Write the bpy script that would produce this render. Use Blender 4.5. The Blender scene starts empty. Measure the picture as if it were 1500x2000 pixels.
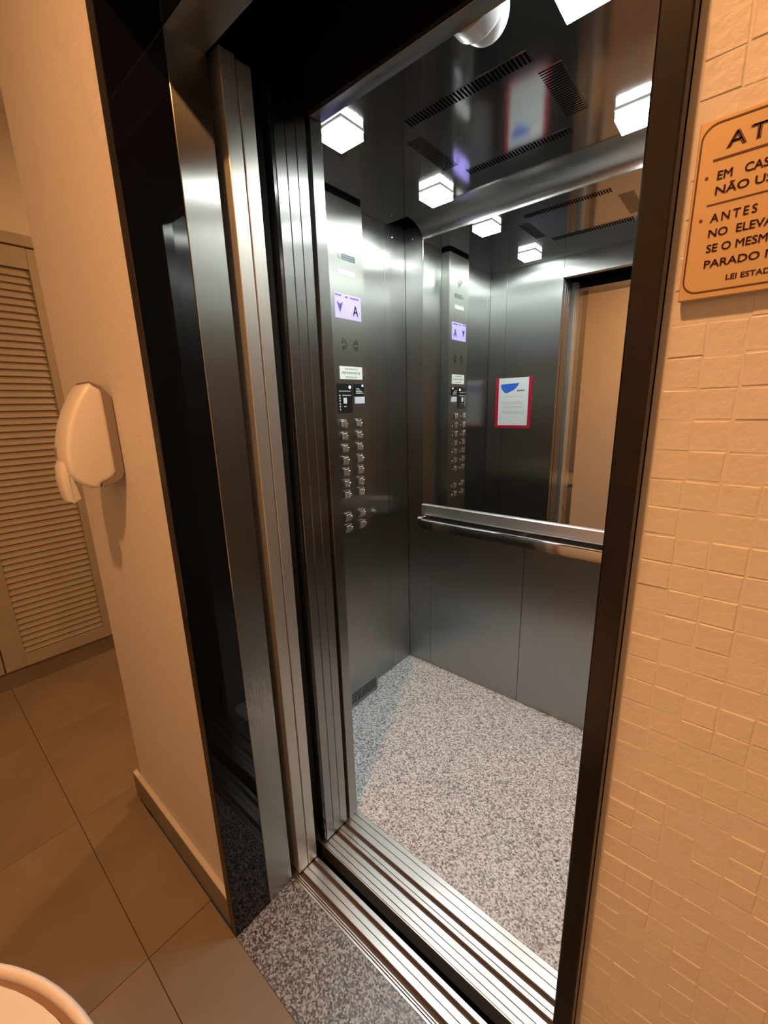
import bpy, bmesh, math, random
from mathutils import Vector, Matrix

random.seed(7)
SC = bpy.context.scene
COL = SC.collection

# ------------------------------------------------------------------ camera
F_PX = 820.26
R_ROWS = ((0.7643857, 0.64421396, -0.02651189),
          (0.13692912, -0.20237826, -0.9696873),
          (-0.63005152, 0.73758485, -0.2429067))
cd = bpy.data.cameras.new('camera')
cd.sensor_fit = 'VERTICAL'
cd.sensor_height = 36.0
cd.sensor_width = 27.0
cd.lens = F_PX / 2000.0 * 36.0
cd.clip_start = 0.02
cam = bpy.data.objects.new('camera', cd)
COL.objects.link(cam)
rt, dn, fw = (Vector(r) for r in R_ROWS)
cam.matrix_world = Matrix(((rt.x, -dn.x, -fw.x, 0.0), (rt.y, -dn.y, -fw.y, 0.0),
                           (rt.z, -dn.z, -fw.z, 1.4), (0, 0, 0, 1)))
SC.camera = cam

# ------------------------------------------------------------------ world, exposure
w = bpy.data.worlds.new('world')
SC.world = w
w.use_nodes = True
w.node_tree.nodes['Background'].inputs[0].default_value = (0.9, 0.75, 0.6, 1)
w.node_tree.nodes['Background'].inputs[1].default_value = 0.02
SC.view_settings.view_transform = 'Standard'
SC.view_settings.look = 'None'
SC.view_settings.exposure = 0.0
SC.view_settings.gamma = 1.0
SC.view_settings.use_curve_mapping = False

HALL_LAMP = (-0.30, -0.48, 2.70)
HALL_POWER = 32.5
CORRIDOR_LAMP = (-2.02, 1.55, 2.70)
CORRIDOR_POWER = 16.0
WARM = (1.0, 0.445, 0.165)
CAR_EMIT = 148.0

# ------------------------------------------------------------------ materials
def newmat(name):
    m = bpy.data.materials.new(name)
    m.use_nodes = True
    return m, m.node_tree.nodes, m.node_tree.links, m.node_tree.nodes['Principled BSDF']

def plain(name, col, rough=0.5, metal=0.0, spec=0.5, coat=0.0):
    m, n, l, b = newmat(name)
    b.inputs['Base Color'].default_value = (*col, 1)
    b.inputs['Roughness'].default_value = rough
    b.inputs['Metallic'].default_value = metal
    b.inputs['Specular IOR Level'].default_value = spec
    b.inputs['Coat Weight'].default_value = coat
    # fine surface variation so nothing is perfectly flat
    tc = n.new('ShaderNodeTexCoord'); ns = n.new('ShaderNodeTexNoise')
    ns.inputs['Scale'].default_value = 35
    l.new(tc.outputs['Object'], ns.inputs['Vector'])
    mr = n.new('ShaderNodeMapRange')
    mr.inputs['To Min'].default_value = max(0.0, rough * 0.9); mr.inputs['To Max'].default_value = min(1.0, rough * 1.1)
    l.new(ns.outputs['Fac'], mr.inputs['Value'])
    l.new(mr.outputs['Result'], b.inputs['Roughness'])
    return m

def brushed(name, col, rough=0.28, aniso=0.7, axis='Z', grain=(220, 220, 2), var=0.12):
    m, n, l, b = newmat(name)
    b.inputs['Metallic'].default_value = 1.0
    b.inputs['Anisotropic'].default_value = aniso
    tg = n.new('ShaderNodeTangent'); tg.direction_type = 'RADIAL'; tg.axis = axis
    l.new(tg.outputs['Tangent'], b.inputs['Tangent'])
    tc = n.new('ShaderNodeTexCoord'); mp = n.new('ShaderNodeMapping')
    mp.inputs['Scale'].default_value = grain
    ns = n.new('ShaderNodeTexNoise'); ns.inputs['Scale'].default_value = 1.0; ns.inputs['Detail'].default_value = 1
    l.new(tc.outputs['Object'], mp.inputs['Vector']); l.new(mp.outputs['Vector'], ns.inputs['Vector'])
    n2 = n.new('ShaderNodeTexNoise'); n2.inputs['Scale'].default_value = 2.2; n2.inputs['Detail'].default_value = 3
    l.new(tc.outputs['Object'], n2.inputs['Vector'])
    mr = n.new('ShaderNodeMapRange')
    mr.inputs['To Min'].default_value = rough * (1 - 0.25); mr.inputs['To Max'].default_value = rough * (1 + 0.25)
    ad = n.new('ShaderNodeMath'); ad.operation = 'MULTIPLY_ADD'
    ad.inputs[1].default_value = 0.92
    l.new(n2.outputs['Fac'], ad.inputs[0])
    hf = n.new('ShaderNodeMath'); hf.operation = 'MULTIPLY'; hf.inputs[1].default_value = 0.08
    l.new(ns.outputs['Fac'], hf.inputs[0]); l.new(hf.outputs[0], ad.inputs[2])
    l.new(ad.outputs[0], mr.inputs['Value'])
    l.new(mr.outputs['Result'], b.inputs['Roughness'])
    mx = n.new('ShaderNodeMix'); mx.data_type = 'RGBA'
    mx.inputs['A'].default_value = (*[c * (1 - var) for c in col], 1)
    mx.inputs['B'].default_value = (*[min(1, c * (1 + var)) for c in col], 1)
    l.new(ns.outputs['Fac'], mx.inputs['Factor'])
    l.new(mx.outputs['Result'], b.inputs['Base Color'])
    return m

def speckle(name, dark, mid, light, scale=150.0, rough=0.18, lo=0.34, hi=0.62):
    m, n, l, b = newmat(name)
    tc = n.new('ShaderNodeTexCoord')
    vo = n.new('ShaderNodeTexVoronoi'); vo.inputs['Scale'].default_value = scale
    l.new(tc.outputs['Object'], vo.inputs['Vector'])
    sep = n.new('ShaderNodeSeparateColor'); l.new(vo.outputs['Color'], sep.inputs[0])
    ns = n.new('ShaderNodeTexNoise'); ns.inputs['Scale'].default_value = scale * 0.9; ns.inputs['Detail'].default_value = 3
    l.new(tc.outputs['Object'], ns.inputs['Vector'])
    mixf = n.new('ShaderNodeMath'); mixf.operation = 'MULTIPLY_ADD'; mixf.inputs[1].default_value = 0.42
    sc = n.new('ShaderNodeMath'); sc.operation = 'MULTIPLY'; sc.inputs[1].default_value = 0.58
    l.new(ns.outputs['Fac'], sc.inputs[0]); l.new(sep.outputs[0], mixf.inputs[0]); l.new(sc.outputs[0], mixf.inputs[2])
    cr = n.new('ShaderNodeValToRGB')
    e = cr.color_ramp.elements
    e[0].position = lo - 0.08; e[0].color = (*dark, 1)
    e[1].position = hi + 0.05; e[1].color = (*light, 1)
    k = e.new((lo + hi) / 2 - 0.03); k.color = (*mid, 1)
    l.new(mixf.outputs[0], cr.inputs['Fac'])
    l.new(cr.outputs['Color'], b.inputs['Base Color'])
    b.inputs['Roughness'].default_value = rough
    return m

def mottled(name, a, c, scale=6.0, rough=0.4, bump=0.0, bscale=60.0):
    m, n, l, b = newmat(name)
    tc = n.new('ShaderNodeTexCoord')
    ns = n.new('ShaderNodeTexNoise'); ns.inputs['Scale'].default_value = scale; ns.inputs['Detail'].default_value = 6
    ns.inputs['Roughness'].default_value = 0.6
    l.new(tc.outputs['Object'], ns.inputs['Vector'])
    cr = n.new('ShaderNodeValToRGB')
    cr.color_ramp.elements[0].position = 0.3; cr.color_ramp.elements[0].color = (*a, 1)
    cr.color_ramp.elements[1].position = 0.72; cr.color_ramp.elements[1].color = (*c, 1)
    l.new(ns.outputs['Fac'], cr.inputs['Fac']); l.new(cr.outputs['Color'], b.inputs['Base Color'])
    b.inputs['Roughness'].default_value = rough
    if bump:
        nb = n.new('ShaderNodeTexNoise'); nb.inputs['Scale'].default_value = bscale; nb.inputs['Detail'].default_value = 4
        l.new(tc.outputs['Object'], nb.inputs['Vector'])
        bp = n.new('ShaderNodeBump'); bp.inputs['Strength'].default_value = bump; bp.inputs['Distance'].default_value = 0.002
        l.new(nb.outputs['Fac'], bp.inputs['Height']); l.new(bp.outputs['Normal'], b.inputs['Normal'])
    return m

def emit(name, col, strength):
    m, n, l, b = newmat(name)
    b.inputs['Base Color'].default_value = (*col, 1)
    b.inputs['Roughness'].default_value = 0.3
    b.inputs['Emission Color'].default_value = (*col, 1)
    b.inputs['Emission Strength'].default_value = strength
    return m

M = {}
M['steel'] = brushed('brushed_steel', (0.37, 0.38, 0.37), 0.315, 0.96, var=0.03)
M['steel_h'] = brushed('brushed_aluminium', (0.80, 0.79, 0.78), 0.34, 0.5, 'X', (3, 400, 400), 0.06)
M['cop'] = brushed('control_panel_steel', (0.38, 0.39, 0.37), 0.37, 0.95, var=0.03)
M['leaf'] = brushed('landing_door_steel', (0.74, 0.73, 0.68), 0.42, 0.7, var=0.04)
M['leaf'].node_tree.nodes['Principled BSDF'].inputs['Metallic'].default_value = 0.85
M['jamb'] = brushed('jamb_steel', (0.48, 0.48, 0.45), 0.29, 0.96, var=0.03)
M['ceil'] = plain('polished_steel', (0.54, 0.54, 0.55), 0.09, 1.0)
M['chrome'] = plain('chrome', (0.78, 0.78, 0.78), 0.08, 1.0)
M['mirror'] = plain('mirror_glass', (0.80, 0.82, 0.80), 0.0, 1.0)
M['black'] = plain('black_void', (0.004, 0.004, 0.005), 0.9, 0.0, 0.0)  # flat black painted in for the unlit shaft, gaps and openings
M['seal'] = plain('black_seal', (0.010, 0.010, 0.011), 0.12)
M['blackplastic'] = plain('black_plastic', (0.012, 0.012, 0.013), 0.25)
M['groove'] = plain('track_brown', (0.10, 0.075, 0.065), 0.8)  # dark brown bed of the sill tracks
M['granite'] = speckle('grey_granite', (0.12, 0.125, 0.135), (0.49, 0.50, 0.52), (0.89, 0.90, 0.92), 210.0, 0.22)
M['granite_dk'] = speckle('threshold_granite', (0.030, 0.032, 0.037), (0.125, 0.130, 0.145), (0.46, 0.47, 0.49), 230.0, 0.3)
M['blackgranite'] = plain('polished_black_granite', (0.006, 0.006, 0.007), 0.015, 0.0, 0.5)
M['graniteedge'] = mottled('sawn_granite_edge', (0.004, 0.003, 0.003), (0.010, 0.007, 0.006), 90, 0.24)
M['graniteedge'].node_tree.nodes['Principled BSDF'].inputs['Specular IOR Level'].default_value = 0.35
M['paint'] = mottled('white_wall_paint', (0.66, 0.64, 0.61), (0.71, 0.69, 0.66), 3.0, 0.55, 0.15, 45)
M['tilepaint'] = mottled('painted_mosaic', (0.65, 0.63, 0.60), (0.71, 0.69, 0.66), 20.0, 0.5, 0.35, 160)
M['ceilpaint'] = mottled('ceiling_paint', (0.68, 0.67, 0.65), (0.72, 0.71, 0.69), 3.0, 0.7)
M['floortile'] = mottled('porcelain_tile', (0.22, 0.180, 0.135), (0.31, 0.26, 0.20), 2.6, 0.38, 0.05, 80)
M['grout'] = plain('grout', (0.085, 0.075, 0.065), 0.9)
M['basetile'] = mottled('skirting_tile', (0.17, 0.155, 0.135), (0.23, 0.21, 0.185), 5, 0.45)
M['louvre'] = mottled('louvre_paint', (0.36, 0.34, 0.30), (0.41, 0.39, 0.34), 5, 0.5)
M['plastic'] = plain('white_plastic', (0.82, 0.81, 0.78), 0.3)
M['plategrey'] = plain('grey_plastic', (0.26, 0.22, 0.21), 0.4)
M['gold'] = plain('gold_sign_plate', (0.60, 0.44, 0.24), 0.42, 0.25)
M['signink'] = plain('brown_sign_ink', (0.10, 0.035, 0.018), 0.5)
M['screen'] = emit('lcd_screen', (0.40, 0.34, 0.90), 0.42)
M['ink_blue'] = plain('lcd_glyph', (0.05, 0.04, 0.30), 0.4)
M['logo'] = plain('logo_blue_grey', (0.05, 0.085, 0.11), 0.3)
M['sticker'] = plain('white_sticker', (0.78, 0.80, 0.76), 0.45)
M['stickertxt'] = plain('grey_print', (0.30, 0.33, 0.30), 0.6)
M['plate2'] = plain('pale_plate', (0.72, 0.73, 0.68), 0.35)
M['card'] = plain('pale_lilac_card', (0.66, 0.66, 0.76), 0.4)
M['led'] = emit('white_led', (1, 1, 1), 3.0)
M['red'] = plain('red_plastic', (0.42, 0.012, 0.035), 0.25)
M['paper'] = plain('white_paper', (0.74, 0.76, 0.76), 0.7)
M['bluepaint'] = plain('blue_print', (0.02, 0.12, 0.62), 0.6)
M['lightgrey'] = plain('pale_print', (0.52, 0.56, 0.55), 0.7)
M['diffuser'] = emit('lit_diffuser', (0.95, 1.0, 0.96), CAR_EMIT)
M['skirt'] = emit('lit_glass_skirt', (0.95, 1.0, 0.96), 14.0)
M['camwhite'] = plain('camera_white', (0.62, 0.62, 0.66), 0.3)
M['table'] = plain('cream_tabletop', (0.74, 0.66, 0.54), 0.45)
M['tablerim'] = plain('pale_rim', (0.78, 0.74, 0.70), 0.4)
M['tablegroove'] = plain('brown_groove', (0.30, 0.20, 0.16), 0.6)
M['lampglow'] = emit('warm_lamp_glass', WARM, 6.0)

# ------------------------------------------------------------------ mesh helpers
def box(bm, x0, x1, y0, y1, z0, z1, bev=0.0, seg=2):
    vs = [bm.verts.new(p) for p in ((x0, y0, z0), (x1, y0, z0), (x1, y1, z0), (x0, y1, z0),
                                    (x0, y0, z1), (x1, y0, z1), (x1, y1, z1), (x0, y1, z1))]
    fs = [bm.faces.new([vs[i] for i in q]) for q in
          ((0, 3, 2, 1), (4, 5, 6, 7), (0, 1, 5, 4), (1, 2, 6, 5), (2, 3, 7, 6), (3, 0, 4, 7))]
    if bev:
        es = list({e for f in fs for e in f.edges})
        bmesh.ops.bevel(bm, geom=es, offset=bev, segments=seg, affect='EDGES', profile=0.5)

def B(x0, x1, y0, y1, z0, z1, bev=0.0, seg=2):
    bm = bmesh.new(); box(bm, x0, x1, y0, y1, z0, z1, bev, seg); return bm

def prism(bm, pts, axis, a, b, bev=0.0, seg=2):
    """polygon of 2D pts extruded along axis from a to b; axis x: pts=(y,z); y: (x,z); z: (x,y)"""
    def P(p, t):
        return {'x': (t, p[0], p[1]), 'y': (p[0], t, p[1]), 'z': (p[0], p[1], t)}[axis]
    lo = [bm.verts.new(P(p, a)) for p in pts]
    hi = [bm.verts.new(P(p, b)) for p in pts]
    n = len(pts)
    fs = [bm.faces.new(lo), bm.faces.new(hi[::-1])]
    caps = list(fs[0].edges) + list(fs[1].edges)
    for i in range(n):
        fs.append(bm.faces.new((lo[i], hi[i], hi[(i + 1) % n], lo[(i + 1) % n])))
    bmesh.ops.recalc_face_normals(bm, faces=fs)
    if bev:
        bmesh.ops.bevel(bm, geom=caps, offset=bev, segments=seg, affect='EDGES', profile=0.5)

def lathe(bm, prof, cx, cy, seg=48, axis='z', c0=0.0):
    """profile list of (r, t) revolved; axis z: centre (cx,cy), t is z; axis y: centre (cx,cy) = (x,z), t is y"""
    rings = []
    for r, t in prof:
        ring = []
        for i in range(seg):
            a = 2 * math.pi * i / seg
            u, v = cx + r * math.cos(a), cy + r * math.sin(a)
            ring.append(bm.verts.new((u, v, t) if axis == 'z' else (u, t, v) if axis == 'y' else (t, u, v)))
        rings.append(ring)
    fs = []
    for q in range(len(rings) - 1):
        for i in range(seg):
            fs.append(bm.faces.new((rings[q][i], rings[q][(i + 1) % seg], rings[q + 1][(i + 1) % seg], rings[q + 1][i])))
    fs.append(bm.faces.new(rings[0])); fs.append(bm.faces.new(rings[-1]))
    bmesh.ops.recalc_face_normals(bm, faces=fs)

WORLD = {}
def _wo(o):
    return WORLD.get(o, Vector((0, 0, 0))) if o else Vector((0, 0, 0))

def finish(bm, name, smooth):
    me = bpy.data.meshes.new(name)
    bmesh.ops.recalc_face_normals(bm, faces=bm.faces[:])
    bm.to_mesh(me); bm.free()
    if smooth:
        for p in me.polygons: p.use_smooth = True
        try:
            me.set_sharp_from_angle(angle=math.radians(smooth if smooth > 1 else 40))
        except Exception:
            pass
    return me

def obj(name, bm, mat, parent=None, smooth=0, kind=None):
    """link a bmesh given in world coordinates as one mesh object, origin at the middle of its underside"""
    xs = [v.co.x for v in bm.verts]; ys = [v.co.y for v in bm.verts]; zs = [v.co.z for v in bm.verts]
    o0 = Vector(((min(xs) + max(xs)) / 2, (min(ys) + max(ys)) / 2, min(zs)))
    for v in bm.verts: v.co -= o0
    me = finish(bm, name, smooth)
    me.materials.append(mat)
    o = bpy.data.objects.new(name, me)
    COL.objects.link(o)
    o.parent = parent
    o.location = o0 - _wo(parent)
    WORLD[o] = o0
    if kind: o['kind'] = kind
    return o

def dup(o, loc, parent):
    c = o.copy(); COL.objects.link(c); c.parent = parent
    c.location = Vector(loc) - _wo(parent); WORLD[c] = Vector(loc)
    return c

def tag(o, label, cat, group=None):
    o['label'] = label; o['category'] = cat
    if group: o['group'] = group
    return o

def thing(name, loc, label=None, cat=None, group=None, kind=None):
    o = bpy.data.objects.new(name, None)
    o.empty_display_size = 0.05
    COL.objects.link(o); o.location = loc; WORLD[o] = Vector(loc)
    if label: tag(o, label, cat, group)
    if kind: o['kind'] = kind
    return o

def text_bm(body, mat3, x0, x1=None, z=0.0, cap=0.005, bold=0.02, spacing=1.0, thick=0.0006):
    """text laid by a 3x3 basis; x0..x1 is the run along the reading direction, z the base line, cap the capital height"""
    cu = bpy.data.curves.new('lettering', 'FONT')
    cu.body = body; cu.size = 1.0; cu.space_character = spacing; cu.resolution_u = 3
    ob = bpy.data.objects.new('lettering_tmp', cu)
    COL.objects.link(ob)
    bpy.context.view_layer.update()
    me = bpy.data.meshes.new_from_object(ob.evaluated_get(bpy.context.evaluated_depsgraph_get()))
    bpy.data.objects.remove(ob); bpy.data.curves.remove(cu)
    bm = bmesh.new(); bm.from_mesh(me); bpy.data.meshes.remove(me)
    xs = [v.co.x for v in bm.verts]
    capn = 0.729
    sx = (x1 - x0) / (max(xs) - min(xs)) if x1 is not None else cap / capn
    mn = min(xs)
    if bold:      # heavier strokes: the outline laid twice, a hair apart
        c2 = bmesh.ops.duplicate(bm, geom=bm.verts[:] + bm.edges[:] + bm.faces[:])['geom']
        for e in c2:
            if isinstance(e, bmesh.types.BMVert): e.co.x += bold; e.co.y += bold * 0.3
    ge = bmesh.ops.extrude_face_region(bm, geom=bm.faces[:])
    for e in ge['geom']:
        if isinstance(e, bmesh.types.BMVert): e.co.z += 1.0
    for v in bm.verts:
        p = Vector((x0 + (v.co.x - mn) * sx, z + v.co.y * cap / capn, v.co.z * thick))
        v.co = mat3 @ p
    return bm

# ------------------------------------------------------------------ dimensions
YF = 0.353        # front of the stone surround
YW = 0.372        # face of the lobby front wall
XL, XR = -0.874, -0.074   # clear opening
ZH = 2.055        # underside of the header
CX0, CX1 = -1.307, -0.033  # cabin inner width
CY0, CY1 = 0.832, 1.728    # cabin inner depth
ZC = 2.165        # cabin ceiling
HX0, HX1, HY0, HZ = -2.80, 1.30, -1.45, 2.75
CORN = -1.540     # outer corner of the front wall
YE = 3.2          # end of the corridor

# ------------------------------------------------------------------ lobby shell
bm = bmesh.new()
box(bm, HX0 - 0.1, HX1 + 0.1, HY0 - 0.1, YF, -0.08, -0.004)
box(bm, HX0 - 0.1, CORN + 0.03, YF, YE, -0.08, -0.004)
fl = obj('floor', bm, M['grout'], kind='structure')
tile_mesh = {}
g = 0.0009
for i in range(-3, 7):
    for j in range(-4, 6):
        x0, x1 = max(-1.618 + 0.602 * i, HX0), min(-1.618 + 0.602 * (i + 1), HX1)
        y0, y1 = max(0.180 + 0.602 * j, HY0), min(0.180 + 0.602 * (j + 1), YE)
        if x1 - x0 < 0.01 or y1 - y0 < 0.01: continue
        if x0 >= CORN: y1 = min(y1, YF)
        elif x1 > CORN and y0 >= YF: x1 = CORN
        if y1 - y0 < 0.01: continue
        if x0 < CORN < x1 and y0 < YF < y1:      # the tile cut round the wall corner
            bm = bmesh.new()
            prism(bm, ((x0 + g, y0 + g), (x1 - g, y0 + g), (x1 - g, YF), (CORN, YF), (CORN, y1 - g), (x0 + g, y1 - g)), 'z', -0.012, 0.0)
            obj('tile', bm, M['floortile'], fl); continue
        key = (round(x1 - x0, 3), round(y1 - y0, 3))
        if key in tile_mesh:
            dup(tile_mesh[key], ((x0 + x1) / 2, (y0 + y1) / 2, -0.012), fl)
        else:
            tile_mesh[key] = obj('tile', B(x0 + g, x1 - g, y0 + g, y1 - g, -0.012, 0.0, 0.0006, 1), M['floortile'], fl)

bm = bmesh.new()
box(bm, CORN, -0.900, YW, 0.54, 0, HZ)           # pier left of the lift
box(bm, CORN, -1.42, 0.54, YE, 0, HZ)            # its return along the corridor
box(bm, -0.055, HX1, YW, 0.54, 0, HZ)            # pier right of the lift
box(bm, -0.900, -0.055, YW, 0.54, ZH + 0.03, HZ) # above the door
wf = obj('wall_front', bm, M['paint'], kind='structure')

def mosaic_tile_bm(wx, wz, t, rise):
    bm = bmesh.new()
    a, b = wx / 2, wz / 2
    i = 0.0012
    lo = [bm.verts.new((x, 0, z)) for x, z in ((-a, -b), (a, -b), (a, b), (-a, b))]
    hi = [bm.verts.new((x, -rise, z)) for x, z in ((-a + i, -b + i * .8), (a - i, -b + i * .8), (a - i, b - i * .8), (-a + i, b - i * .8))]
    bm.faces.new(hi)
    for k in range(4):
        bm.faces.new((lo[k], lo[(k + 1) % 4], hi[(k + 1) % 4], hi[k]))
    return bm
P = 0.02145
protos = []
for k in range(6):
    bmt = mosaic_tile_bm(P - random.uniform(0.0001, 0.0004), P - random.uniform(0.0001, 0.0004), 0, random.uniform(0.0004, 0.0009))
    me = finish(bmt, 'tile', 0); me.materials.append(M['tilepaint']); protos.append(me)
stuff = bmesh.new()
def mosaic(cols, rows, x_start, z_start, want):
    for c in range(cols):
        for r in range(rows):
            x = x_start + (c + 0.5) * P + random.uniform(-0.0005, 0.0005)
            z = z_start + (r + 0.5) * P + random.uniform(-0.0005, 0.0005)
            if x - P / 2 < -0.0525 and x > -0.06: continue
            if want(x, z):
                o = bpy.data.objects.new('tile', protos[random.randrange(6)])
                COL.objects.link(o); o.parent = wf
                o.location = Vector((x, YW + 0.0001 + random.uniform(0, 0.00035), z)) - _wo(wf)
                o.rotation_euler = (random.uniform(-.02, .02), random.uniform(-.025, .025), random.uniform(-.02, .02))
            else:
                t = mosaic_tile_bm(P - 0.0012, P - 0.0012, 0, random.uniform(0.0001, 0.0008) if x > -0.5 else random.uniform(0.0001, 0.0004))
                tm = bpy.data.meshes.new('t'); t.to_mesh(tm); t.free()
                tm.transform(Matrix.Translation((x, YW + 0.0002, z)))
                stuff.from_mesh(tm); bpy.data.meshes.remove(tm)
# right of the lift: columns counted from the stone edge
xs0 = -0.0285 - P
zs0 = 1.4062 - P * 65
def in_view(x, z):
    if z > 1.68 or z < 0.70: return False
    lim = 0.085 - 0.11 * max(0, (z - 0.9)) / 0.72
    return x < lim + 0.012
mosaic(22, 100, xs0, zs0, in_view)
mosaic(14, 96, -0.902 - 14 * P, 0.125, lambda x, z: False)
obj('mosaic_field', stuff, M['tilepaint'], wf, kind='stuff')

obj('wall_left', B(HX0 - 0.12, HX0, HY0, YE, 0, HZ), M['paint'], kind='structure')
obj('wall_back', B(HX0, HX1, HY0 - 0.12, HY0, 0, HZ), M['paint'], kind='structure')
obj('wall_right', B(HX1, HX1 + 0.12, HY0, 0.54, 0, HZ), M['paint'], kind='structure')
obj('wall_far', B(HX0, CORN, YE, YE + 0.1, 0, HZ), M['paint'], kind='structure')
obj('ceiling', B(HX0, HX1, HY0, YE, HZ, HZ + 0.1), M['ceilpaint'], kind='structure')

bm = bmesh.new()
box(bm, CORN - 0.035, -0.902, 0.356, YW, 0, 0.098, 0.0015, 1)
box(bm, CORN - 0.035, CORN, YW, YE, 0, 0.098, 0.0015, 1)
bb = obj('baseboard_front', bm, M['basetile'], kind='structure')
obj('baseboard_left', B(HX0, HX0 + 0.014, HY0, YE, 0, 0.102, 0.0015, 1), M['basetile'], kind='structure')
obj('baseboard_right', B(-0.053, HX1, 0.356, YW, 0, 0.098, 0.0015, 1), M['basetile'], kind='structure')
bm = bmesh.new(); box(bm, CORN - 0.035, -0.902, 0.3565, YW, 0.098, 0.104, 0.002, 1)
obj('sealant_bead', bm, M['paint'], bb)

# louvred closet door on the far left wall
XD = HX0
d1 = thing('door_1', (XD, 0.45, 0.104), kind='structure')
d1['label'] = 'beige louvred closet door standing on a tiled plinth at far left'
for ya, yb in ((0.178, 0.266), (0.632, 0.720)):
    obj('stile', B(XD, XD + 0.035, ya, yb, 0.104, 2.185, 0.002, 1), M['louvre'], d1)
obj('rail', B(XD + 0.002, XD + 0.034, 0.266, 0.632, 0.104, 0.172, 0.001, 1), M['louvre'], d1)
obj('rail', B(XD + 0.002, XD + 0.034, 0.266, 0.632, 2.092, 2.185, 0.001, 1), M['louvre'], d1)
obj('backing', B(XD, XD + 0.004, 0.266, 0.632, 0.172, 2.092), M['louvre'], d1)
first = None
NS = 58
for k in range(NS):
    z = 0.176 + k * (2.088 - 0.176) / NS
    if first is None:
        bm = bmesh.new()
        prism(bm, ((XD + 0.011, z + 0.0315), (XD + 0.0245, z - 0.0005), (XD + 0.0300, z + 0.0015), (XD + 0.0165, z + 0.0335)), 'y', 0.266, 0.632)
        first = obj('slat', bm, M['louvre'], d1); fz = WORLD[first].copy(); z0 = z
    else:
        dup(first, fz + Vector((0, 0, z - z0)), d1)
# second closet leaf, seen only as an edge past the gap
d2 = thing('door_2', (XD, -0.10, 0.104), kind='structure')
d2['label'] = 'second beige louvred closet door beside the first one'
for ya, yb in ((-0.372, -0.284), (0.084, 0.172)):
    obj('stile', B(XD, XD + 0.035, ya, yb, 0.104, 2.185, 0.002, 1), M['louvre'], d2)
obj('rail', B(XD + 0.002, XD + 0.034, -0.284, 0.084, 0.104, 0.172, 0.001, 1), M['louvre'], d2)
obj('rail', B(XD + 0.002, XD + 0.034, -0.284, 0.084, 2.092, 2.185, 0.001, 1), M['louvre'], d2)
bm = bmesh.new()
for k in range(NS):
    z = 0.176 + k * (2.088 - 0.176) / NS
    prism(bm, ((XD + 0.011, z + 0.0315), (XD + 0.0245, z - 0.0005), (XD + 0.0300, z + 0.0015), (XD + 0.0165, z + 0.0335)), 'y', -0.284, 0.084)
obj('slat_field', bm, M['louvre'], d2, kind='stuff')
t0 = thing('trim_1', (XD, 0.2, 2.19), kind='structure')
obj('head_board', B(XD, XD + 0.045, -0.45, 0.80, 2.190, 2.240, 0.002, 1), M['louvre'], t0)
obj('side_board', B(XD, XD + 0.045, 0.724, 0.80, 0.104, 2.190, 0.002, 1), M['louvre'], t0)

# ------------------------------------------------------------------ stone surround and steel frame
tr = thing('trim_2', (-0.474, 0.41, 0), kind='structure')
tr['label'] = 'polished black granite surround of the lift doorway'
def stone(name, x0, x1, z0, z1):
    o = obj(name, B(x0, x1, YF, 0.463, z0, z1, 0.0012, 1), M['blackgranite'], tr)
    o.data.materials.append(M['graniteedge'])
    for p in o.data.polygons:
        if p.normal.y < -0.9: p.material_index = 1
    return o
stone('jamb', -0.902, XL, 0, ZH + 0.028)
stone('jamb', XR, -0.0555, 0, ZH + 0.028)
stone('header', XL, XR, ZH, ZH + 0.028)
ts = thing('trim_3', (-0.474, 0.50, 0), kind='structure')
ts['label'] = 'brushed steel inner frame behind the black granite surround'
obj('jamb', B(-0.905, XL + 0.001, 0.4632, 0.541, 0.0, ZH + 0.03, 0.001, 1), M['jamb'], ts)
obj('jamb', B(XR - 0.001, -0.05, 0.4632, 0.541, 0.0, ZH + 0.03, 0.001, 1), M['jamb'], ts)
obj('header', B(XL + 0.001, XR - 0.001, 0.4632, 0.541, ZH - 0.002, ZH + 0.10, 0.001, 1), M['jamb'], ts)

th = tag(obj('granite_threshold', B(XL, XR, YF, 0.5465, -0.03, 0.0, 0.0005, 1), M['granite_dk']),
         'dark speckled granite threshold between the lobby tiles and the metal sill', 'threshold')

def sill(name, label, y0, y1, ridges, zlo, x0=-0.95, x1=-0.02, front=False):
    s = thing(name, ((x0 + x1) / 2, (y0 + y1) / 2, zlo), label, 'sill')
    obj('track_bed', B(x0, x1, y0, y1, zlo, -0.011), M['groove'], s)
    for a, b in ridges:
        obj('ridge', B(x0, x1, a, b, -0.011, 0.0, 0.0006, 1), M['steel_h'], s)
    if front:
        obj('front_lip', B(x0, x1, y0 - 0.0035, y0, zlo, -0.002, 0.0005, 1), M['steel_h'], s)
    return s
sill('landing_sill', 'grooved aluminium landing sill next to the granite threshold', 0.5468, 0.636,
     ((0.5468, 0.5525), (0.5545, 0.5585), (0.5605, 0.5640), (0.5780, 0.5945), (0.5960, 0.6120), (0.6240, 0.636)), -0.045)
sill('cabin_sill', 'wider grooved aluminium sill at the edge of the cabin floor', 0.676, 0.8335,
     ((0.676, 0.6885), (0.690, 0.7062), (0.7077, 0.724), (0.7365, 0.7468), (0.7483, 0.762), (0.775, 0.7945), (0.796, 0.8172), (0.8187, 0.8335)), -0.055, front=True)

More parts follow.
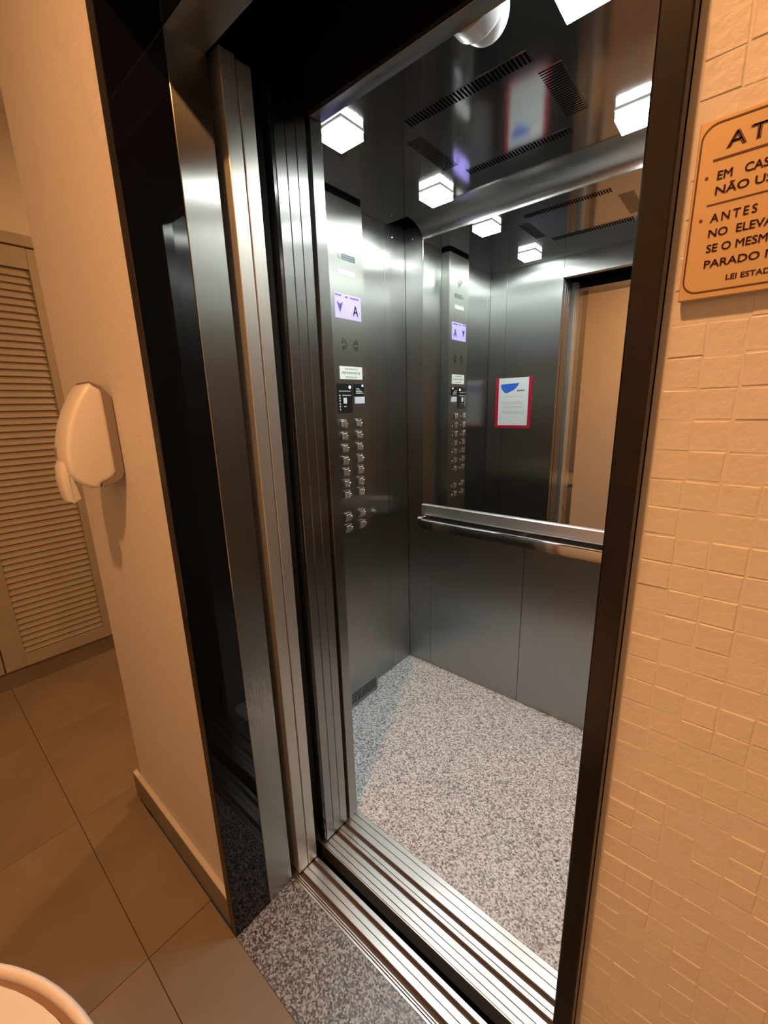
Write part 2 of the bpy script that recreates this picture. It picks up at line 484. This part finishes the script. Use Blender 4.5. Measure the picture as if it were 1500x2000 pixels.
# ------------------------------------------------------------------ doors, pushed open to the left
ld = thing('sliding_door', (-1.10, 0.60, 0.004), 'pale steel landing door of two leaves, slid open into the left wall', 'lift door')
for ya, yb, zt, xe in ((0.5655, 0.5995, 2.078, -0.866), (0.6025, 0.6355, 2.073, -0.866)):
    obj('door_leaf', B(-1.39, xe, ya, yb, 0.004, zt, 0.0012, 1), M['leaf'], ld)
cdr = thing('sliding_door', (-1.10, 0.735, 0.004), 'brushed steel cabin door with a black edge seal, slid open behind the pale landing door', 'lift door')
for ya, yb in ((0.6895, 0.7190), (0.7205, 0.7500), (0.7515, 0.7815)):
    obj('door_leaf', B(-1.39, -0.8755, ya, yb, 0.004, 2.075, 0.001, 1), M['steel'], cdr)
obj('edge_seal', B(-0.905, -0.8770, 0.6800, 0.6893, 0.004, 2.075, 0.001, 1), M['seal'], cdr)

# shaft around the cabin, its darkness painted in as black
bm = bmesh.new()
box(bm, -1.42, -1.405, 0.54, 1.85, -0.6, 2.75)
box(bm, 0.08, 0.10, 0.54, 1.85, -0.6, 2.75)
box(bm, -1.42, 0.10, 1.85, 1.87, -0.6, 2.75)
box(bm, -1.42, 0.10, 0.54, 1.87, 2.72, 2.75)
box(bm, -1.42, 0.10, 0.54, 1.87, -0.62, -0.60)
box(bm, -0.91, -0.04, 0.5415, 0.546, ZH + 0.03, 2.75)
box(bm, -1.42, -0.906, 0.5405, 0.5445, -0.6, 2.75)
box(bm, -0.049, 0.10, 0.5405, 0.5445, -0.6, 2.75)
obj('wall_shaft', bm, M['black'], kind='structure')

# ------------------------------------------------------------------ cabin shell
cf = obj('cabin_floor', B(CX0 - 0.02, CX1 + 0.02, 0.8342, CY1 + 0.02, -0.05, 0.0), M['granite'], kind='structure')
def wall(name, panels, backing):
    o = obj(name, B(*backing), M['black'], kind='structure')
    for p in panels:
        obj('panel', B(*p, 0.0008, 1), M['steel'], o)
    return o
g = 0.0009
zt = 2.30
wcl = wall('wall_cabin_left', [(CX0 - 0.016, CX0, a + g, b - g, 0.0, zt) for a, b in ((CY0, 1.10), (1.10, 1.386), (1.386, 1.578), (1.578, CY1))],
     (CX0 - 0.03, CX0 - 0.004, CY0, CY1 + 0.01, 0.0, zt))
wall('wall_cabin_right', [(CX1, CX1 + 0.016, a + g, b - g, 0.0, zt) for a, b in ((CY0, 1.13), (1.13, 1.43), (1.43, CY1))],
     (CX1 + 0.004, CX1 + 0.03, CY0, CY1 + 0.01, 0.0, zt))
wcb = wall('wall_cabin_back', [(a + g, b - g, CY1, CY1 + 0.016, 0.0, zt) for a, b in ((CX0, -1.166), (-1.166, -0.668), (-0.668, -0.170), (-0.170, CX1))],
     (CX0, CX1, CY1 + 0.004, CY1 + 0.03, 0.0, zt))
wall('wall_cabin_front', [(CX0 + g, -1.200 - g, 0.795, CY0, 0.0, zt), (-1.200 + g, XL, 0.795, CY0, 0.0, zt),
                          (XL + g, XR - g, 0.795, CY0, 2.060, zt), (XR, CX1, 0.795, CY0, 0.0, zt)],
     (CX0, CX1, 0.7985, 0.8285, 2.07, zt - 0.01))
obj('trim_4', B(-0.98, 0.0, 0.786, 0.7945, 2.062, 2.45), M['seal'], kind='structure')['label'] = 'dark steel door header above the cabin opening'

# ceiling slab with slotted vents
cc = obj('cabin_ceiling', B(CX0 + 0.002, CX1 - 0.002, CY0 + 0.002, 1.600, ZC, ZC + 0.02, 0.0008, 1), M['ceil'], kind='structure')
obj('upper_lid', B(CX0 - 0.02, CX1 + 0.02, 0.80, CY1 + 0.03, zt, zt + 0.01), M['black'], cc)  # black lid, painted for the darkness above the ceiling
def vent(x0, x1, y0, y1, n, along):
    v = obj('vent_grille', B(x0, x1, y0, y1, ZC - 0.0012, ZC + 0.001), M['ceil'], cc)
    bm = bmesh.new()
    for k in range(n):
        t0 = (k + 0.22) / n; t1 = (k + (0.78 if along == 'x' else 0.56)) / n
        if along == 'x':
            box(bm, x0 + (x1 - x0) * t0, x0 + (x1 - x0) * t1, y0 + 0.002, y1 - 0.002, ZC - 0.0016, ZC - 0.0008)
        else:
            box(bm, x0 + 0.002, x1 - 0.002, y0 + (y1 - y0) * t0, y0 + (y1 - y0) * t1, ZC - 0.0016, ZC - 0.0008)
    obj('slots', bm, M['black'], v)
vent(-0.838, -0.490, 1.106, 1.147, 34, 'x')
vent(-0.838, -0.503, 1.455, 1.489, 34, 'x')
vent(-0.497, -0.440, 1.190, 1.406, 22, 'y')
vent(-0.896, -0.842, 1.198, 1.406, 22, 'y')
# curved steel cove between the ceiling and the mirror
bm = bmesh.new()
pts = []
for k in range(15):
    a = math.pi / 2 * k / 14
    pts.append((1.600 + 0.114 * math.sin(a), 2.107 + 0.060 * math.cos(a)))
prism(bm, pts + [(1.7275, 2.107), (1.7275, 2.185), (1.600, 2.185)], 'x', -1.198, -0.138)
obj('cove', bm, brushed('cove_steel', (0.40, 0.40, 0.39), 0.26, 0.5, 'X', (3, 300, 300)), cc, smooth=40)

# screw heads on the panels
for (x, y, z, ax) in ((CX0, 1.637, 2.124, 'x'), (-1.265, CY1, 2.130, 'y'), (-1.265, CY1, 0.30, 'y')):
    bm = bmesh.new()
    if ax == 'x': lathe(bm, ((0.005, x), (0.005, x + 0.001), (0.003, x + 0.0024)), y, z, 12, 'x'); par = wcl
    else: lathe(bm, ((0.005, y), (0.005, y - 0.001), (0.003, y - 0.0024)), x, z, 12, 'y'); par = wcb
    obj('screw', bm, M['chrome'], par)

# ------------------------------------------------------------------ mirror, ledge, handrail
mi = thing('mirror', (-0.668, CY1, 0.866), 'large wall mirror on the back of the cabin above the handrail', 'mirror')
obj('glass', B(-1.194, -0.142, 1.712, 1.7275, 0.917, 2.1065), M['mirror'], mi)
bm = bmesh.new(); prism(bm, ((1.7275, 0.862), (1.704, 0.862), (1.700, 0.868), (1.700, 0.914), (1.7035, 0.919), (1.7275, 0.919)), 'x', -1.200, -0.136)
obj('bottom_ledge', bm, M['steel_h'], mi)
for xa, xb in ((-1.1975, -1.1942), (-0.1418, -0.1385)):
    obj('side_trim', B(xa, xb, 1.709, 1.7275, 0.919, 2.107), M['steel'], mi)
hr = thing('handrail', (-0.668, 1.66, 0.81), 'flat chrome handrail with black end caps below the mirror', 'handrail')
bm = bmesh.new()
prism(bm, ((1.640, 0.811), (1.660, 0.811), (1.662, 0.813), (1.662, 0.851), (1.658, 0.855), (1.648, 0.855), (1.6425, 0.852), (1.640, 0.846)), 'x', -1.160, -0.176, 0.001, 1)
obj('bar', bm, M['chrome'], hr, smooth=35)
for s, xa, xb in ((1, -1.185, -1.1605), (-1, -0.1755, -0.151)):
    obj('end_cap', B(xa, xb, 1.640, 1.688, 0.813, 0.846, 0.004, 2), M['blackplastic'], hr)
    bm = bmesh.new(); prism(bm, ((1.638, 0.8465), (1.690, 0.8465), (1.690, 0.858), (1.680, 0.866), (1.648, 0.866), (1.638, 0.858)), 'x', xa, xb, 0.001, 1)
    obj('end_cover', bm, M['chrome'], hr)
    obj('bracket', B((xa + xb) / 2 - 0.008, (xa + xb) / 2 + 0.008, 1.688, 1.7278, 0.820, 0.842), M['chrome'], hr)
obj('bracket', B(-0.676, -0.660, 1.662, 1.7278, 0.822, 0.842), M['chrome'], hr)

# ------------------------------------------------------------------ control panel
XC = -1.257
C3 = Matrix(((0, 0, 1), (1, 0, 0), (0, 1, 0)))   # reading right = +y, up = +z, out = +x
cp = thing('control_panel', (-1.28, 1.288, 0.0), 'tall brushed steel control panel with buttons and screen on the left cabin wall', 'control panel')
obj('column', B(CX0 + 0.0003, XC, 1.190, 1.3865, 0.002, 2.152, 0.0012, 1), M['cop'], cp)
bm = bmesh.new(); box(bm, CX0 + 0.0003, XC - 0.004, 1.192, 1.384, 2.152, 2.1645)  # black block filling the gap, in place of its shade
obj('gap_shade', bm, M['black'], cp)
def inlay(name, ya, yb, za, zb, mat, t=0.0012, parent=None, bev=0.0):
    return obj(name, B(XC - 0.0005, XC + t, ya, yb, za, zb, bev, 1), mat, parent or cp)
# speaker diamond of slits
bm = bmesh.new()
cyd, czd, hw, hh = 1.290, 2.030, 0.034, 0.031
for k in range(9):
    y = cyd - hw + (k + 0.5) * 2 * hw / 9
    h = hh * (1 - abs(y - cyd) / hw)
    box(bm, XC - 0.0005, XC + 0.0004, y - 0.0018, y + 0.0018, czd - h, czd + h)
obj('slit_grille', bm, M['blackplastic'], cp)
lg = inlay('logo_plate', 1.2655, 1.336, 1.947, 1.9665, M['logo'])
bm = bmesh.new()
for z, a, b in ((1.960, 1.270, 1.331), (1.951, 1.272, 1.329)):
    for k in range(10):
        y = a + (b - a) * k / 10
        box(bm, XC + 0.0008, XC + 0.0015, y, y + (b - a) / 10 * 0.6, z - 0.0013, z + 0.0013)
obj('print', bm, M['stickertxt'], lg)
bm = bmesh.new(); lathe(bm, ((0.0085, XC - 0.0003), (0.0085, XC + 0.0010), (0.006, XC + 0.0014)), 1.2525, 1.9565, 20, 'x')
em = obj('emblem', bm, M['plategrey'], cp)
inlay('name_plate', 1.241, 1.3325, 1.8935, 1.9125, M['plate2'])
sc_ = inlay('display', 1.2155, 1.3600, 1.738, 1.8265, M['screen'], 0.0015)
bm = bmesh.new()
bm2 = text_bm('A', C3, 1.312, 1.342, 1.754, 0.040, 0.03)
for v in bm2.verts: v.co.x += XC + 0.0015
obj('letter', bm2, M['ink_blue'], sc_)
bm = bmesh.new()
prism(bm, ((1.226, 1.797), (1.242, 1.788), (1.258, 1.797), (1.242, 1.757)), 'x', XC + 0.0015, XC + 0.002)
obj('arrow', bm, M['ink_blue'], sc_)
bm = bmesh.new()
for a, b, z in ((1.219, 1.252, 1.819), (1.272, 1.285, 1.817), (1.300, 1.345, 1.817)):
    k = a
    while k < b:
        box(bm, XC + 0.0015, XC + 0.0019, k, k + 0.004, z - 0.003, z + 0.003); k += 0.0055
obj('small_print', bm, M['ink_blue'], sc_, kind='stuff')
# loudspeaker: two fans of arcs
cys, czs = 1.290, 1.643
for s in (-1, 1):
    bm = bmesh.new()
    for r, half in ((0.018, 24), (0.027, 36), (0.036, 42), (0.045, 40)):
        n = 9
        for q0, q1 in ((-half, -5), (5, half)):
            for k in range(n):
                a0 = math.radians(q0 + (q1 - q0) * k / n); a1 = math.radians(q0 + (q1 - q0) * (k + 1) / n)
                ps = [(cys + s * rr * math.cos(a), czs + rr * 0.8 * math.sin(a)) for rr, a in ((r - 0.002, a0), (r + 0.002, a0), (r + 0.002, a1), (r - 0.002, a1))]
                prism(bm, ps, 'x', XC - 0.0004, XC + 0.0004)
    obj('speaker_grille', bm, M['blackplastic'], cp)
st = inlay('capacity_label', 1.2245, 1.3545, 1.512, 1.5615, M['sticker'])
bm = bmesh.new()
for z, a, b, h in ((1.5515, 1.253, 1.328, 0.0025), (1.5365, 1.238, 1.342, 0.0042), (1.5205, 1.257, 1.322, 0.0025)):
    k = a
    while k < b:
        wd = random.uniform(0.004, 0.009); box(bm, XC + 0.0012, XC + 0.0015, k, min(k + wd, b), z - h, z + h); k += wd + 0.003
obj('print', bm, M['stickertxt'], st)
b1 = inlay('card_reader', 1.2060, 1.2880, 1.379, 1.4955, M['blackplastic'], 0.004, bev=0.001)
bm = bmesh.new(); lathe(bm, ((0.0062, XC + 0.0035), (0.0062, XC + 0.0046), (0.004, XC + 0.0052)), 1.2735, 1.481, 16, 'x')
obj('indicator', bm, M['led'], b1)
obj('white_key', B(XC + 0.004, XC + 0.0052, 1.2345, 1.2535, 1.4170, 1.4395, 0.0004, 1), M['sticker'], b1)
bm = bmesh.new()
for z, a, b in ((1.4655, 1.212, 1.276), (1.4490, 1.229, 1.274), (1.4050, 1.2365, 1.2505)):
    k = a
    while k < b:
        box(bm, XC + 0.004, XC + 0.0044, k, k + 0.0035, z - 0.0018, z + 0.0018); k += 0.005
for z in (1.448, 1.438, 1.428, 1.416, 1.405, 1.394):
    box(bm, XC + 0.004, XC + 0.0044, 1.2115, 1.2185, z - 0.003, z + 0.003)
obj('print', bm, M['lightgrey'], b1)
b2 = inlay('indicator_plate', 1.2995, 1.3575, 1.446, 1.4955, M['blackplastic'], 0.004, bev=0.001)
bm = bmesh.new(); lathe(bm, ((0.0042, XC + 0.0035), (0.0042, XC + 0.0046)), 1.349, 1.488, 16, 'x')
obj('indicator', bm, M['led'], b2)
bm = bmesh.new()
for k, (a, b) in enumerate(((1.309, 1.330), (1.309, 1.338), (1.309, 1.346), (1.309, 1.352))):
    box(bm, XC + 0.004, XC + 0.0044, a, b, 1.4745 - k * 0.006, 1.4775 - k * 0.006)
obj('print', bm, M['lightgrey'], b2)
inlay('white_tag', 1.3030, 1.3620, 1.4165, 1.4435, M['card'], 0.0025)
# buttons: chromed square bezel, cap and raised tab beside it
btn = None
ROWS = [1.337, 1.2875, 1.2383, 1.1887, 1.1410, 1.0905, 1.0430, 0.9450, 0.8950]
for zr in ROWS:
    for yc in (1.2270, 1.3140):
        if btn is None:
            btn = obj('button', B(XC - 0.0004, XC + 0.008, yc - 0.0195, yc + 0.0195, zr - 0.0185, zr + 0.0185, 0.0032, 2), M['chrome'], cp, smooth=40)
            cap = obj('button_cap', B(XC + 0.0078, XC + 0.0105, yc - 0.0125, yc + 0.0125, zr - 0.0125, zr + 0.0115, 0.0012, 1), M['steel_h'], btn)
            tb = obj('raised_tab', B(XC - 0.0004, XC + 0.005, yc + 0.0225, yc + 0.0335, zr - 0.0115, zr + 0.0015, 0.002, 1), M['chrome'], btn, smooth=40)
            bw, cw, tw = WORLD[btn].copy(), WORLD[cap].copy(), WORLD[tb].copy(); base = Vector((0, yc, zr))
        else:
            dlt = Vector((0, yc, zr)) - base
            nb = dup(btn, bw + dlt, cp); dup(cap, cw + dlt, nb); dup(tb, tw + dlt, nb)
bm = bmesh.new()
for k in range(19):
    y = 1.203 + k * (1.372 - 1.203) / 18
    box(bm, XC - 0.0005, XC + 0.0005, y - 0.0026, y + 0.0026, 0.020, 0.076)
obj('vent_slots', bm, M['blackplastic'], cp)

# ------------------------------------------------------------------ notice in a red holder (front return wall)
nt = thing('notice', (-1.129, CY0, 1.248), 'white notice sheet in a red holder, seen reflected in the cabin mirror', 'notice')
YN = CY0
obj('holder_back', B(-1.246, -1.013, YN + 0.0002, YN + 0.002, 1.248, 1.552), M['red'], nt)
obj('holder_side', B(-1.246, -1.226, YN + 0.002, YN + 0.007, 1.248, 1.556, 0.001, 1), M['red'], nt)
obj('holder_side', B(-1.033, -1.013, YN + 0.002, YN + 0.007, 1.248, 1.556, 0.001, 1), M['red'], nt)
obj('holder_bottom', B(-1.226, -1.033, YN + 0.002, YN + 0.007, 1.248, 1.266, 0.001, 1), M['red'], nt)
pa = obj('paper', B(-1.226, -1.033, YN + 0.002, YN + 0.0036, 1.266, 1.552), M['paper'], nt)
bm = bmesh.new()
prism(bm, ((-1.211, 1.516), (-1.095, 1.520), (-1.106, 1.498), (-1.130, 1.478), (-1.163, 1.466), (-1.170, 1.461), (-1.184, 1.464), (-1.200, 1.478), (-1.211, 1.496)), 'y', YN + 0.0036, YN + 0.004)
obj('blue_print', bm, M['bluepaint'], pa)
bm = bmesh.new()
for a, b in ((-1.106, -1.096), (-1.093, -1.082), (-1.079, -1.071), (-1.068, -1.060)):
    box(bm, a, b, YN + 0.0036, YN + 0.004, 1.470, 1.479)
obj('dark_print', bm, M['logo'], pa)
bm = bmesh.new()
for z in (1.440, 1.409, 1.402, 1.395, 1.380, 1.373, 1.352, 1.345, 1.338):
    box(bm, -1.200, -1.057 - random.uniform(0, 0.03), YN + 0.0036, YN + 0.0039, z - 0.0018, z + 0.0018)
obj('faint_print', bm, M['lightgrey'], pa)

# ------------------------------------------------------------------ cabin lights
LX, RX = -0.9935, -0.3425
for (x, y, lab) in ((LX, 1.020, 'lit square lamp on the cabin ceiling at front left, nearest the open doors'),
                    (LX, 1.510, 'lit square lamp on the cabin ceiling at back left, above the panelled corner'),
                    (RX, 1.020, 'lit square lamp on the cabin ceiling cut off by the top of the photo'),
                    (RX, 1.510, 'lit square lamp on the cabin ceiling at back right, beside the stone edge')):
    c = thing('ceiling_light', (x, y, ZC), lab, 'ceiling light', 'square cabin ceiling lights')
    obj('base_plate', B(x - 0.047, x + 0.047, y - 0.047, y + 0.047, ZC - 0.005, ZC - 0.0002, 0.0008, 1), M['plastic'], c)
    obj('diffuser', B(x - 0.045, x + 0.045, y - 0.045, y + 0.045, ZC - 0.026, ZC - 0.022, 0.001, 1), M['diffuser'], c)
    obj('glass_skirt', B(x - 0.045, x + 0.045, y - 0.045, y + 0.045, ZC - 0.0218, ZC - 0.0052, 0.001, 1), M['skirt'], c)

# dome camera fixed to the inside of the door header
cmx, cmz = -0.478, 2.110
cmr = thing('security_camera', (cmx, CY0, cmz), 'white dome security camera fixed inside above the cabin door', 'camera')
bm = bmesh.new(); lathe(bm, ((0.055, CY0 + 0.0002), (0.055, CY0 + 0.034), (0.051, CY0 + 0.042), (0.044, CY0 + 0.044)), cmx, cmz, 40, 'y')
obj('mount', bm, M['camwhite'], cmr, smooth=40)
bm = bmesh.new()
lathe(bm, [(0.047 * math.cos(math.radians(a)), CY0 + 0.048 + 0.056 * math.sin(math.radians(a))) for a in range(-6, 90, 8)], cmx, cmz, 40, 'y')
obj('eyeball', bm, M['camwhite'], cmr, smooth=60)
bm = bmesh.new(); lathe(bm, ((0.018, CY0 + 0.094), (0.018, CY0 + 0.1045), (0.009, CY0 + 0.106)), cmx, cmz, 24, 'y')
obj('lens', bm, M['blackplastic'], cmr, smooth=40)

# ------------------------------------------------------------------ soap dispenser on the left pier
sd = thing('soap_dispenser', (-1.195, 0.31, 1.20), 'white plastic soap dispenser mounted on the wall left of the lift', 'dispenser')
outl = [(0.331, 1.470), (0.350, 1.458), (0.353, 1.450), (0.3535, 1.390), (0.3535, 1.265), (0.345, 1.253), (0.330, 1.245), (0.319, 1.242), (0.312, 1.230), (0.297, 1.233),
        (0.283, 1.241), (0.270, 1.254), (0.261, 1.272), (0.259, 1.295), (0.261, 1.322), (0.267, 1.350), (0.276, 1.380), (0.290, 1.413), (0.305, 1.440), (0.320, 1.462)]
bm = bmesh.new(); prism(bm, outl, 'x', -1.255, -1.145, 0.010, 3)
obj('cover', bm, M['plastic'], sd, smooth=35)
plt = [(0.331, 1.474), (0.353, 1.464), (0.3635, 1.448), (0.3705, 1.440), (0.3705, 1.262), (0.363, 1.246), (0.340, 1.236), (0.318, 1.232), (0.326, 1.30), (0.34, 1.42)]
bm = bmesh.new(); prism(bm, plt, 'x', -1.252, -1.148, 0.002, 1)
obj('back_plate', bm, M['plategrey'], sd, smooth=35)
bm = bmesh.new(); prism(bm, ((0.262, 1.302), (0.252, 1.285), (0.249, 1.250), (0.254, 1.205), (0.264, 1.198), (0.280, 1.208), (0.275, 1.24), (0.268, 1.27), (0.266, 1.30)), 'x', -1.238, -1.178, 0.004, 2)
obj('push_lever', bm, M['plastic'], sd, smooth=40)
obj('level_window', B(-1.236, -1.226, 0.2575, 0.2625, 1.300, 1.328, 0.001, 1), M['plategrey'], sd)

# ------------------------------------------------------------------ sign on the right wall
S3 = Matrix(((1, 0, 0), (0, 0, -1), (0, 1, 0)))
YS = 0.364
sg = thing('wall_sign', (0.0035, YS, 1.463), 'gold safety sign with brown Portuguese lettering on the painted mosaic wall', 'sign')
obj('plate', B(-0.0462, 0.0535, YS, YS + 0.0055, 1.4630, 1.5630, 0.0004, 1), M['gold'], sg)
def rrect(x0, x1, z0, z1, r, n=8):
    out = []
    for cx, cz, a0 in ((x1 - r, z1 - r, 0), (x0 + r, z1 - r, 90), (x0 + r, z0 + r, 180), (x1 - r, z0 + r, 270)):
        for k in range(n + 1):
            a = math.radians(a0 + 90 * k / n); out.append((cx + r * math.cos(a), cz + r * math.sin(a)))
    return out
bm = bmesh.new()
o1 = rrect(-0.0450, 0.0523, 1.4665, 1.5610, 0.0085); i1 = rrect(-0.0441, 0.0514, 1.4674, 1.5601, 0.0076)
v1 = [bm.verts.new((x, YS - 0.0003, z)) for x, z in o1]; v2 = [bm.verts.new((x, YS - 0.0003, z)) for x, z in i1]
v3 = [bm.verts.new((x, YS + 0.0002, z)) for x, z in o1]; v4 = [bm.verts.new((x, YS + 0.0002, z)) for x, z in i1]
n = len(o1)
for k in range(n):
    j = (k + 1) % n
    bm.faces.new((v1[k], v1[j], v2[j], v2[k])); bm.faces.new((v1[k], v3[k], v3[j], v1[j])); bm.faces.new((v2[k], v2[j], v4[j], v4[k]))
obj('border', bm, M['signink'], sg)
def sign_line(body, x0, x1, z, cap, sp=1.0, bold=0.045):
    b = text_bm(body, S3, x0, x1, z, cap, bold, sp, 0.0004)
    for v in b.verts: v.co.y += YS
    obj('lettering', b, M['signink'], sg)
sign_line('ATENÇÃO', -0.0318, 0.0391, 1.5455, 0.0083, 1.25, 0.06)
sign_line('EM   CASO   DE   INCÊNDIO', -0.0343, 0.0428, 1.5298, 0.0048)
sign_line('NÃO USE O ELEVADOR', -0.0343, 0.0428, 1.5217, 0.0047)
sign_line('ANTES   DE   ENTRAR', -0.0348, 0.0428, 1.5067, 0.0049, 1.35)
sign_line('NO  ELEVADOR  VERIFIQUE', -0.0347, 0.0428, 1.4983, 0.0047)
sign_line('SE O MESMO ENCONTRA-SE', -0.0347, 0.0428, 1.4897, 0.0047)
sign_line('PARADO NESTE ANDAR', -0.0347, 0.0395, 1.4808, 0.0046)
sign_line('LEI ESTADUAL Nº 9.502/97', -0.0225, 0.0320, 1.4720, 0.0032)
bm = bmesh.new()
box(bm, -0.0375, 0.0445, YS - 0.0003, YS + 0.0002, 1.5403, 1.5415)
box(bm, -0.0375, 0.0445, YS - 0.0003, YS + 0.0002, 1.5163, 1.5171)
obj('rule', bm, M['signink'], sg)
for z in (1.5322, 1.5090):
    bm = bmesh.new(); lathe(bm, ((0.0009, YS + 0.0001), (0.0009, YS - 0.0003)), -0.0396, z, 12, 'y')
    obj('bullet', bm, M['signink'], sg)

# ------------------------------------------------------------------ round table at the lower left corner
tx, ty, tz = -0.410, -0.347, 0.75
tb_ = thing('round_table', (tx, ty, 0), 'round cream table with a raised rim, cut off at the lower left corner', 'table')
bm = bmesh.new(); lathe(bm, ((0.20, tz - 0.03), (0.350, tz - 0.03), (0.3545, tz - 0.022), (0.3545, tz - 0.006), (0.350, tz - 0.004), (0.10, tz - 0.004)), tx, ty, 96)
obj('top', bm, M['table'], tb_, smooth=40)
bm = bmesh.new(); lathe(bm, ((0.350, tz - 0.03), (0.3635, tz - 0.03), (0.3635, tz - 0.014), (0.350, tz - 0.014)), tx, ty, 96)
obj('groove', bm, M['tablegroove'], tb_)
bm = bmesh.new()
NSEG, NR = 96, 12
rings = []
for i in range(NSEG):
    a = 2 * math.pi * i / NSEG; ring = []
    for k in range(NR):
        q = 2 * math.pi * k / NR
        r = 0.3672 + 0.0055 * math.cos(q); ring.append(bm.verts.new((tx + r * math.cos(a), ty + r * math.sin(a), tz - 0.009 + 0.011 * math.sin(q))))
    rings.append(ring)
for i in range(NSEG):
    for k in range(NR):
        bm.faces.new((rings[i][k], rings[(i + 1) % NSEG][k], rings[(i + 1) % NSEG][(k + 1) % NR], rings[i][(k + 1) % NR]))
obj('rim', bm, M['tablerim'], tb_, smooth=60)
bm = bmesh.new(); lathe(bm, ((0.032, 0.02), (0.028, 0.3), (0.028, tz - 0.031), (0.09, tz - 0.0305)), tx, ty, 32)
obj('column', bm, M['tablerim'], tb_, smooth=40)
bm = bmesh.new(); lathe(bm, ((0.20, 0.0005), (0.20, 0.012), (0.19, 0.020), (0.04, 0.028)), tx, ty, 48)
obj('base', bm, M['tablerim'], tb_, smooth=40)

# ------------------------------------------------------------------ lobby lamps (real fixtures just under the ceiling)
def lamp(pos, power, label):
    x, y, z = pos
    t = thing('ceiling_lamp', (x, y, HZ), label, 'ceiling lamp')
    bm = bmesh.new(); lathe(bm, ((0.11, HZ - 0.0005), (0.11, HZ - 0.03), (0.10, HZ - 0.036)), x, y, 40)
    obj('housing', bm, M['plastic'], t, smooth=40)
    bm = bmesh.new(); lathe(bm, ((0.095, HZ - 0.0365), (0.09, HZ - 0.042), (0.05, HZ - 0.046)), x, y, 40)
    obj('glass', bm, M['lampglow'], t, smooth=40)
    ld_ = bpy.data.lights.new('ceiling_lamp_light', 'AREA')
    ld_.shape = 'DISK'; ld_.size = 0.10; ld_.energy = power; ld_.color = WARM
    lo = bpy.data.objects.new('ceiling_lamp_light', ld_)
    COL.objects.link(lo); lo.parent = t; lo.location = (0, 0, z - HZ - 0.0)
lamp(HALL_LAMP, HALL_POWER, 'round ceiling lamp above the lobby floor in front of the lift')
lamp(CORRIDOR_LAMP, CORRIDOR_POWER, 'round ceiling lamp above the side corridor by the closet')
